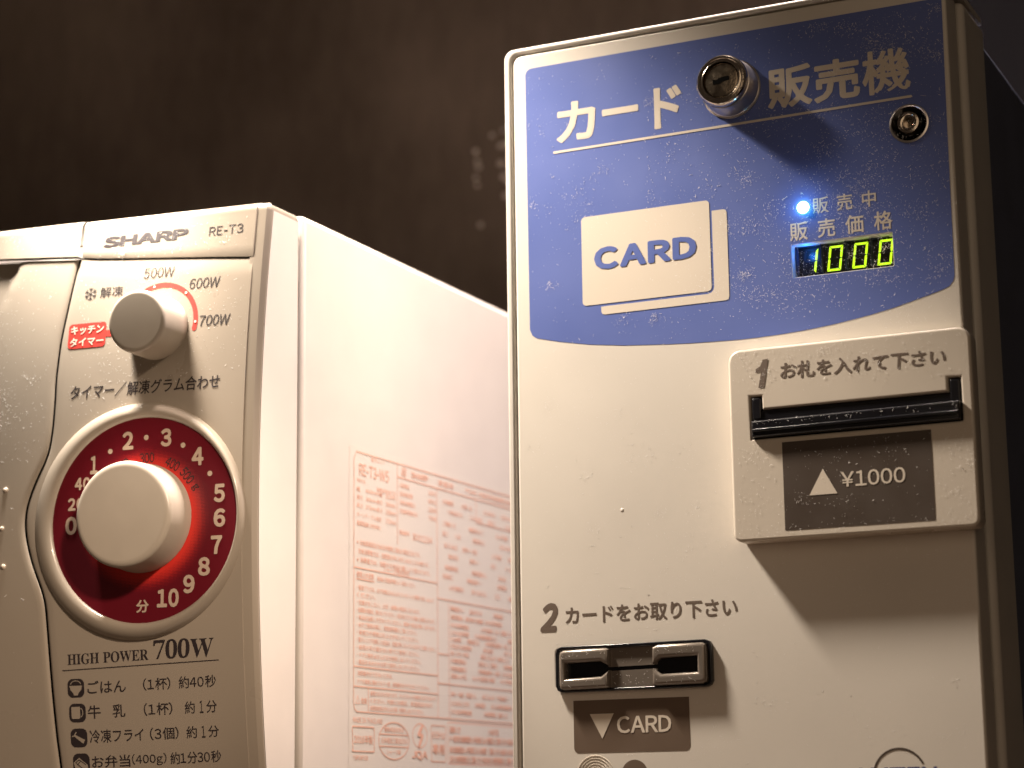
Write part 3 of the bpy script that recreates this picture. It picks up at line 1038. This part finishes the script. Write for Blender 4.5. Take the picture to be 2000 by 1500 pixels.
# knobs
def face_axis(x, z):
    n = Vector((K6 * 1.0, -1.0, (prof(z + 1) - prof(z - 1)) / 2))
    return n.normalized()
def knob(name, x, z, r0, r1, h, base):
    a = Vector((K6, -1.0, -0.03)).normalized()
    c = ff_(x, z, base)
    k = lathe(name, [(r0 + 0.3, -1.6), (r0 + 0.3, 0.6), (r0, 1.0), (r1 + 0.2, h - 1.6), (r1, h - 0.9), (r1 - 0.35, h - 0.35), (r1 - 1.0, h - 0.05), (r1 - 1.6, h), (0, h)],
              M['knob'], mw, c, a, 96, angle=50)
    return k, a, c
pk, pa, pc = knob('power_knob', -461.0, 184.0, 12.3, 11.9, 17.5, 0.4)
t_n = pc + pa * (17.3 * MM * SCALE)
# indicator notch on the rim of the power knob
box('knob_notch', (-465.2, 657.0, 193.6), (-463.6, 660.5, 195.6), M['knob'], pk, bevel=0.3)

CX, CZ = -463.2, 110.1
ca = face_axis(CX, CZ)
cc = ff_(CX, CZ, 0.0)
collar = lathe('dial_collar', [(45.0, -1.2, -2.9), (44.5, 0.3, -2.8), (43.6, 1.5, -2.4), (42.6, 2.3, -1.9), (41.6, 2.8, -1.3), (40.6, 2.9, -0.8), (39.7, 2.7, -0.3),
                               (39.0, 2.1, 0.0), (38.7, 1.4, 0.0)],
               M['appliance'], mw, cc, ca, 128, angle=60)
# red printed disc (its own origin at its centre so that the print radiates from it)
def dial_disc():
    a = Vector((0, 0, 1)).cross(ca).normalized()
    b = ca.cross(a)
    me = bpy.data.meshes.new('dial_disc')
    vs, fs = [(0, 0, 0)], []
    n = 96
    for k in range(n):
        t = 2 * math.pi * k / n
        vs.append((39.0 * MM * SCALE * math.cos(t), 39.0 * MM * SCALE * math.sin(t), 0))
    for k in range(n):
        fs.append((0, 1 + k, 1 + (k + 1) % n))
    me.from_pydata(vs, [], fs)
    me.materials.append(M['dial'])
    o = bpy.data.objects.new('dial_disc', me)
    COL.objects.link(o)
    o.parent = mw
    rot = Matrix((a, b, ca)).transposed().to_4x4()
    mwm = Matrix.Translation(cc + ca * (1.5 * MM * SCALE)) @ rot
    o.matrix_parent_inverse = Matrix.Identity(4)
    o.matrix_local = Matrix.Translation(-mw.location) @ mwm
    return o
dd = dial_disc()
def df(x, z, w):          # prints that lie on the dial disc
    a = Vector((1, K6, 0)).normalized()
    b = ca.cross(a) if ca.cross(a).z > 0 else -ca.cross(a)
    return cc + ca * ((1.5 + w) * MM * SCALE) + a * ((x - CX) / math.cos(math.radians(6)) * MM * SCALE) + b * ((z - CZ) * MM * SCALE)
def dial_text(name, text, x, z, h, wd, rot=0.0, m='number', **k):
    c, s = math.cos(rot), math.sin(rot)
    q = []
    for (a, b) in ((-wd / 2, -h / 2), (wd / 2, -h / 2), (wd / 2, h / 2), (-wd / 2, h / 2)):
        q.append((x + a * c - b * s, z + a * s + b * c))
    V, F_ = layout(text, k.get('bold', 0), 0, k.get('gap', 0.1))
    xs = [v[0] for v in V]; ys = [v[1] for v in V]
    x0, x1, y0, y1 = min(xs), max(xs), min(ys), max(ys)
    out = []
    for (a, b, l) in V:
        px, py = bilinear(q, (a - x0) / (x1 - x0), (b - y0) / (y1 - y0))
        out.append(df(px, py, 0.2 + l * 0.0006))
    me = bpy.data.meshes.new(name)
    me.from_pydata([tuple(v) for v in out], [], F_)
    o = bpy.data.objects.new(name, me)
    me.materials.append(M[m])
    COL.objects.link(o)
    o.parent = mw
    me.transform(Matrix.Translation(-mw.location))
    return o
for t, x, z, h, wd in (('1', -484.4, 132.1, 7.0, 3.2), ('2', -470.1, 140.5, 6.9, 4.6), ('3', -454.0, 140.6, 6.9, 4.4), ('4', -440.8, 132.6, 6.9, 4.9), ('5', -431.7, 118.2, 6.9, 4.5),
                       ('6', -431.6, 109.0, 6.9, 4.8), ('7', -432.7, 99.0, 6.9, 4.6), ('8', -437.7, 91.2, 6.9, 4.9), ('9', -443.8, 85.0, 6.9, 4.7), ('10', -452.4, 80.2, 6.9, 9.0),
                       ('40', -489.2, 125.2, 4.9, 6.6), ('20', -491.8, 117.5, 4.9, 6.9), ('0', -493.7, 109.4, 6.9, 4.9)):
    dial_text('minute_number', t, x, z, h, wd, bold=0.045, gap=0.16)
dial_text('minute_character', '分', -462.9, 77.6, 4.8, 5.2, bold=0.03)
for x, z in ((-477.6, 136.9), (-462.4, 141.2), (-446.9, 137.2), (-435.7, 125.8)):
    sheet('half_minute_dot', [disc_pts(x, z, 1.0, 20)], M['number'], mw, df, w=0.15)
for t, x, z, wd, r in (('200', -472.5, 131.2, 6.4, 0.35), ('300', -462.0, 133.4, 6.2, 0.02), ('400', -451.2, 130.4, 6.0, -0.5), ('500', -445.1, 125.6, 6.0, -0.88), ('g', -441.8, 120.9, 2.0, -1.0)):
    dial_text('gram_number', t, x, z, 3.9 if t != 'g' else 3.0, wd, rot=r, m='ink', bold=0.012, gap=0.07)

tk = lathe('timer_knob', [(20.6, 1.6), (20.6, 2.2), (20.3, 2.6), (19.9, 15.0), (19.6, 15.9), (19.0, 16.5), (18.2, 16.8), (17.4, 16.85), (0, 16.85)],
           M['knob'], mw, ff_(-463.6, 110.6, 0.0), ca, 128, angle=60)

# rating of power and the menu
mtext('power_slogan', '𝐇𝐈𝐆𝐇 𝐏𝐎𝐖𝐄𝐑', ((-496.0, 57.1), (-461.9, 57.9), (-461.9, 61.9), (-496.0, 61.1)), w=TW, gap=0.02)
mtext('power_slogan', '𝟕𝟎𝟎𝐖', ((-459.9, 57.9), (-435.4, 58.2), (-435.0, 65.5), (-459.7, 65.1)), w=TW, gap=0.02)
strokes('rule', [[(-498.2, 55.1), (-433.3, 56.9)]], 0.17, M['ink'], panel, ff_, w=TW)
rows = [
    ([('ごはん', -487.9, -471.7), ('(1杯)', -464.5, -453.2), ('約40秒', -449.8, -434.6)], (46.2, 50.9), (47.2, 51.6)),
    ([('牛', -488.0, -482.6), ('乳', -477.6, -472.3), ('(1杯)', -464.6, -452.8), ('約', -447.7, -443.6), ('1', -441.6, -440.2), ('分', -438.9, -434.6)], (36.9, 41.9), (38.0, 42.4)),
    ([('冷凍フライ', -487.7, -465.1), ('(3個)', -462.5, -450.7), ('約', -447.5, -443.2), ('1', -441.3, -439.8), ('分', -438.6, -434.3)], (27.8, 32.9), (29.1, 33.3)),
    ([('お弁当', -487.3, -471.2), ('(400g)', -470.5, -456.2), ('約1分30秒', -454.6, -434.0)], (18.7, 23.3), (20.0, 24.3)),
    ([('お惣菜', -487.0, -471.0), ('(200g)', -470.2, -456.0), ('約1分', -450.6, -434.0)], (9.6, 14.2), (11.0, 15.2)),
]
ICON = []
for words, (l0, l1), (r0, r1) in rows:
    for t, a, b in words:
        def zl(x, lo, hi): return lo + (hi - lo) * (x + 488) / 54.0
        mtext('menu_lettering', t, ((a, zl(a, l0, r0)), (b, zl(b, l0, r0)), (b, zl(b, l1, r1)), (a, zl(a, l1, r1))), w=TW, bold=0.010, gap=0.10)
for k, (x0, z0, x1, z1) in enumerate(((-496.2, 45.0, -489.2, 51.9), (-495.9, 35.8, -488.9, 42.7), (-495.7, 26.6, -488.7, 33.5), (-495.2, 17.3, -488.2, 24.3))):
    ic = sheet('menu_icon', [rrect(x0, z0, x1, z1, 2.1, 5)], M['ink'], panel, ff_, w=TW)
    cx, cz = (x0 + x1) / 2, (z0 + z1) / 2
    if k == 0:
        sheet('bowl_symbol', [[(cx - 2.7, cz + 0.9), (cx + 2.7, cz + 0.9), (cx + 2.3, cz - 0.6), (cx + 1.1, cz - 1.9), (cx + 0.8, cz - 2.7), (cx - 0.8, cz - 2.7), (cx - 1.1, cz - 1.9), (cx - 2.3, cz - 0.6)]], M['appliance'], ic, ff_, w=TW + 0.1)
        strokes('rice_symbol', [arc_path(cx, cz + 1.2, 2.2, 12, 168, 12, ry=1.5)], 0.16, M['appliance'], ic, ff_, w=TW + 0.1)
    elif k == 1:
        sheet('cup_symbol', [rrect(cx - 2.5, cz - 2.2, cx + 1.2, cz + 2.3, (0.7, 0.7, 0.2, 0.2), 3)], M['appliance'], ic, ff_, w=TW + 0.1)
        strokes('handle_symbol', [arc_path(cx + 1.3, cz + 0.1, 1.0, -80, 80, 10, ry=1.6)], 0.16, M['appliance'], ic, ff_, w=TW + 0.1)
    elif k == 2:
        sheet('fry_symbol', [[(cx - 1.6, cz + 1.2), (cx - 1.0, cz + 0.9), (cx + 2.6, cz - 0.8), (cx + 2.2, cz - 1.4), (cx + 1.8, cz - 2.2), (cx - 1.8, cz + 0.4)]], M['appliance'], ic, ff_, w=TW + 0.1)
        strokes('tail_symbol', [[(cx - 1.9, cz + 0.9), (cx - 1.1, cz + 2.0)], [(cx - 1.9, cz + 0.7), (cx - 2.7, cz + 0.6)]], 0.22, M['appliance'], ic, ff_, w=TW + 0.1)
    else:
        sheet('box_symbol', [[(cx - 3.2, cz + 0.2), (cx - 0.8, cz + 1.9), (cx + 2.6, cz - 0.7), (cx + 2.9, cz - 3.0), (cx - 2.4, cz - 3.0)]], M['appliance'], ic, ff_, w=TW + 0.1)
        strokes('box_lines', [[(cx - 2.4, cz + 0.1), (cx - 0.8, cz + 1.2), (cx + 1.8, cz - 0.6)], [(cx - 2.0, cz - 0.2), (cx + 1.0, cz - 2.4)], [(cx - 0.2, cz + 0.8), (cx - 1.4, cz - 0.6)]], 0.15, M['ink'], ic, ff_, w=TW + 0.18)

for x, z, r in ((-523.1, 125.0, 1.1), (-524.2, 110.1, 0.95), (-523.2, 95.4, 1.05)):
    lathe('door_bump', [(r, -0.2), (r * 0.92, 0.35), (r * 0.6, 0.75), (0, 0.95)], M['drop'], leaf, ff_(x, z, 0.9), face_axis(x, z), 20, angle=80)

# ---------------- rating label on the side of the cabinet
side = sheet('rating_label', [rrect(740.5, 17.0, 930, 147.0, 1.6, 4)], M['label_film'], mw, sf, w=0.10)
TL = 0.22
lines = [
    [(744.2, 44), (744.2, 141.5), (746.2, 144.3), (965, 144.3)],
    [(781, 138.6), (965, 138.4)], [(781, 144.2), (781, 110.5)], [(817.2, 138.6), (817.2, 40.5)],
    [(744.2, 97.4), (817.2, 97.4)], [(817.2, 91.0), (925, 91.0)], [(817.2, 67.4), (827.5, 67.4)], [(827.8, 89.5), (827.8, 40.5)],
    [(744.2, 58.1), (817.2, 58.1)], [(744.2, 50.3), (817.2, 50.3)], [(756.2, 50.3), (756.2, 40.4)],
    [(744.2, 44), (745.0, 41.4), (747, 40.4), (925, 40.2)], [(817.2, 54.9), (925, 54.9)],
    [(746.2, 92.9), (760.9, 92.9)], [(855.6, 138.4), (855.6, 128.0), (925, 128.0)],
]
strokes('label_rules', lines, 0.22, M['label_ink'], side, sf, w=TL)
strokes('label_rules', [rrect(743.2, 25.0, 761.0, 34.6, 0.6, 2) + [(743.2 + 0.6, 25.0)], arc_path(777.8, 29.7, 13.0, 0, 360, 40, ry=7.4), [(765.3, 32.2), (790.4, 32.2)], [(765.3, 27.4), (790.4, 27.4)],
                        rrect(810.5, 22.0, 824.2, 37.0, 0.8, 2) + [(811.3, 22.0)], arc_path(800.6, 32.4, 6.6, 0, 360, 36, ry=4.9),
                        [(802.5, 36.6), (798.6, 32.6), (803.0, 32.4), (799.4, 28.0)], [(826.6, 38.8), (925, 38.8)], [(826.6, 38.8), (826.6, 21.4), (925, 20.8)]],
        0.24, M['label_ink'], side, sf, w=TL)
strokes('label_rules', [[(802.5, 36.4), (799.4, 33.0), (802.6, 32.3), (799.8, 28.4)]], 0.9, M['label_ink'], side, sf, w=TL + 0.05)
def stext(text, y0, z0, y1, z1, b=0.012, **k):
    b *= 0.6
    text_print('label_lettering', text, ((y0, z0), (y1, z1)), M['label_ink'], side, sf, w=TL, bold=b, **k)
stext('電子レンジ', 758.6, 141.9, 769.8, 143.6)
stext('RE-T3-W5', 748.3, 134.9, 773.6, 139.9, 0.02)
stext('外形寸法', 746.4, 131.9, 753.5, 133.6)
stext('加熱室有効寸法', 763.0, 130.2, 779.5, 132.0)
for z, a, b, c in ((128.2, '幅', '460mm幅', '312mm'), (124.9, '奥行', '380mm奥行', '290mm'), (121.6, '高さ', '275mm高さ', '189mm')):
    stext(a, 746.5, z, 749.2 if len(a) == 1 else 751.6, z + 2.0)
    stext(b, 753.8, z, 768.0, z + 2.0)
    stext(c, 770.8, z, 779.6, z + 2.0)
stext('ターンテーブル直径', 746.6, 117.9, 767.2, 119.9)
stext('272mm', 770.8, 117.9, 779.6, 119.9)
stext('電源周波数 2450MHz', 746.6, 114.4, 766.4, 116.4, 0.018)
stext('※定格高周波出力は日本電気工業会の測定方法です。', 746.6, 106.6, 801.5, 108.8, 0.014)
stext('定格消費電力は、加熱室の中に水を入れたときの値です。', 747.8, 103.1, 809.5, 105.3, 0.014)
stext('※消費電力は、加熱する食品の量により変わります。', 746.6, 99.6, 810.5, 101.8, 0.014)
stext('シャープ株式会社', 769.0, 97.9, 791.5, 99.9, 0.02)
stext('SHARP', 793.5, 139.9, 809.0, 142.6, 0.05)
stext('家庭用', 818.5, 139.8, 833.0, 142.4, 0.02)
stext('〒545 大阪市阿倍野区長池町', 845, 139.8, 900, 142.4, 0.02)
stext('高周波', 784.6, 139.4, 789.0, 143.4, 0.02)
for z, t, e in ((135.6, '定格電圧', 792.0), (132.0, '定格周波数', 795.0), (128.4, '定格消費電力', 797.0), (124.8, '定格高周波出力', 799.0)):
    stext(t, 783.0, z - 1.2, e, z + 0.9, 0.014)
    stext({135.6: '100V', 132.0: '60Hz', 128.4: '1200W', 124.8: '700W'}[z], 809.0, z - 1.0, 816.4, z + 0.9, 0.014)
stext('製造番号', 782.8, 114.6, 791.8, 116.6, 0.02)
stext('3D01234', 794.2, 113.6, 812.5, 116.4)
stext('使用上の注意', 746.4, 93.6, 760.6, 96.0, 0.03)
stext('使用前に取扱説明書をよくお読みください。', 763.5, 93.4, 797.0, 95.4)
body_lines = ['・電源プラグは、必ず定格15A以上のコンセントに単独で差し込んで', '　ください。', '・空焼きをしない。火災・故障の原因になります。', '・金属製の容器は、使わないでください。火花が出てガラスが割れる原因になります。',
              '・食品を加熱しすぎないでください。容器や食品が熱くなります。', '・必ずご使用の前に、取扱説明書をご覧ください。', '・吸気口や排気口をふさがないでください。',
              '・電子レンジで加熱した食品は、容器が熱くなっているのでご注意ください。', '・幼児の手の届かない所でご使用ください。', '・ドアに物をはさんだまま使用しないでください。', '・製品を水のかかる所で使用しないでください。']
zz = [89.6, 86.7, 83.7, 80.7, 77.7, 74.8, 71.8, 68.9, 65.9, 62.9, 60.0]
ee = [813.5, 762.0, 801, 815.0, 815.5, 798, 799.5, 815.5, 800.0, 801.5, 800.5]
for t, z, e in zip(body_lines, zz, ee):
    stext(t.strip('　'), 746.6, z - 1.05, e, z + 0.95, 0.014)
stext('加熱動作ができないときは、', 747.4, 54.6, 776.5, 56.6, 0.014)
stext('ドアを確実に閉めてもう一度、加熱動作をやりなおしてください。', 747.4, 51.4, 809.0, 53.3, 0.014)
strokes('warning_symbol', [[(745.8, 43.6), (747.4, 46.6), (749.0, 43.6), (745.8, 43.6)]], 0.14, M['label_ink'], side, sf, w=TL)
stext('危険', 750.2, 43.6, 755.0, 46.0, 0.02)
for z, t, e in ((48.0, '感電のおそれがあります。キャビネットを絶対にはずさないで', 815.0), (45.2, 'ください。内部には高圧、高温部品があり', 812.0), (42.2, '修理技術者以外の人は分解・修理をしないでください。', 804.0)):
    stext(t, 757.8, z - 1.0, e, z + 1.0, 0.014)
stext('MADE IN THAILAND', 743.8, 36.2, 768.0, 38.2, 0.004)
stext('2016年製', 744.6, 27.9, 759.8, 31.4, 0.02)
stext('TSPCNF026', 743.8, 21.6, 756.0, 23.4, 0.01)
stext('電気用品安全法', 769.6, 33.2, 786.0, 35.2, 0.02)
stext('日本電気工業会2016', 767.2, 28.6, 789.2, 31.0, 0.01)
stext('シャープ㈱', 771.5, 24.2, 783.5, 26.2, 0.01)
stext('JQA', 793.2, 22.4, 807.4, 26.2, 0.07)
stext('60Hz', 811.6, 31.6, 823.4, 34.6, 0.01)
stext('専用', 812.0, 25.0, 822.8, 29.4, 0.06)
rcol = [(87.6, 848), (84.0, 840), (80.4, 868), (77.2, 880), (74.4, 866), (71.4, 890), (68.4, 872), (65.2, 858), (61.8, 890), (58.6, 876), (50.9, 868), (47.0, 890), (43.4, 880)]
pool = 'お買いあげ店または修理相談窓口にご連絡ください食品あたためるときの目安時間加熱キー設定表示自動調理酒かん牛乳解凍ごはん弁当惣菜冷凍野菜飲み物'
r2 = random.Random(8)
for z, e in rcol:
    y = 829.6
    while y < e + 30:
        n = r2.randint(4, 9)
        i = r2.randint(0, len(pool) - n - 1)
        L = n * 2.5
        stext(pool[i:i + n], y, z - 1.1, y + L, z + 1.1, 0.03)
        y += L + r2.choice((2, 6, 12))
for z in (133.5, 129.5, 124.0, 119.5, 114.5, 110.0, 105.0, 101.0, 96.5):
    y = 822 + r2.uniform(0, 6)
    while y < 905:
        n = r2.randint(2, 6)
        i = r2.randint(0, len(pool) - n - 1)
        stext(pool[i:i + n], y, z - 1.1, y + n * 2.5, z + 1.1, 0.02)
        y += n * 2.5 + r2.uniform(5, 16)
for z, n in ((35.8, 4), (31.9, 22), (27.3, 20), (23.4, 22)):
    for q in range(2):
        i = r2.randint(0, len(pool) - n - 1)
        stext(pool[i:i + n], 828 + q * 38, z - 1.5, 828 + q * 38 + n * 1.6 + 4, z + 1.5, 0.05)

dust('dust', mw, ff_, [(-496, 214, -425, 227, 220, 6, 0.85), (-535, 221, -500, 228, 90, 3, 1.75),
                       (-499, 160, -424, 208, 700, 14, 0.45), (-535, 135, -505, 215, 520, 10, 0.95), (-499, 135, -470, 165, 120, 4, 0.45),
                       (-535, 20, -510, 130, 30, 0, 1.2), (-499, 60, -424, 165, 40, 0, 0.8)], 21)
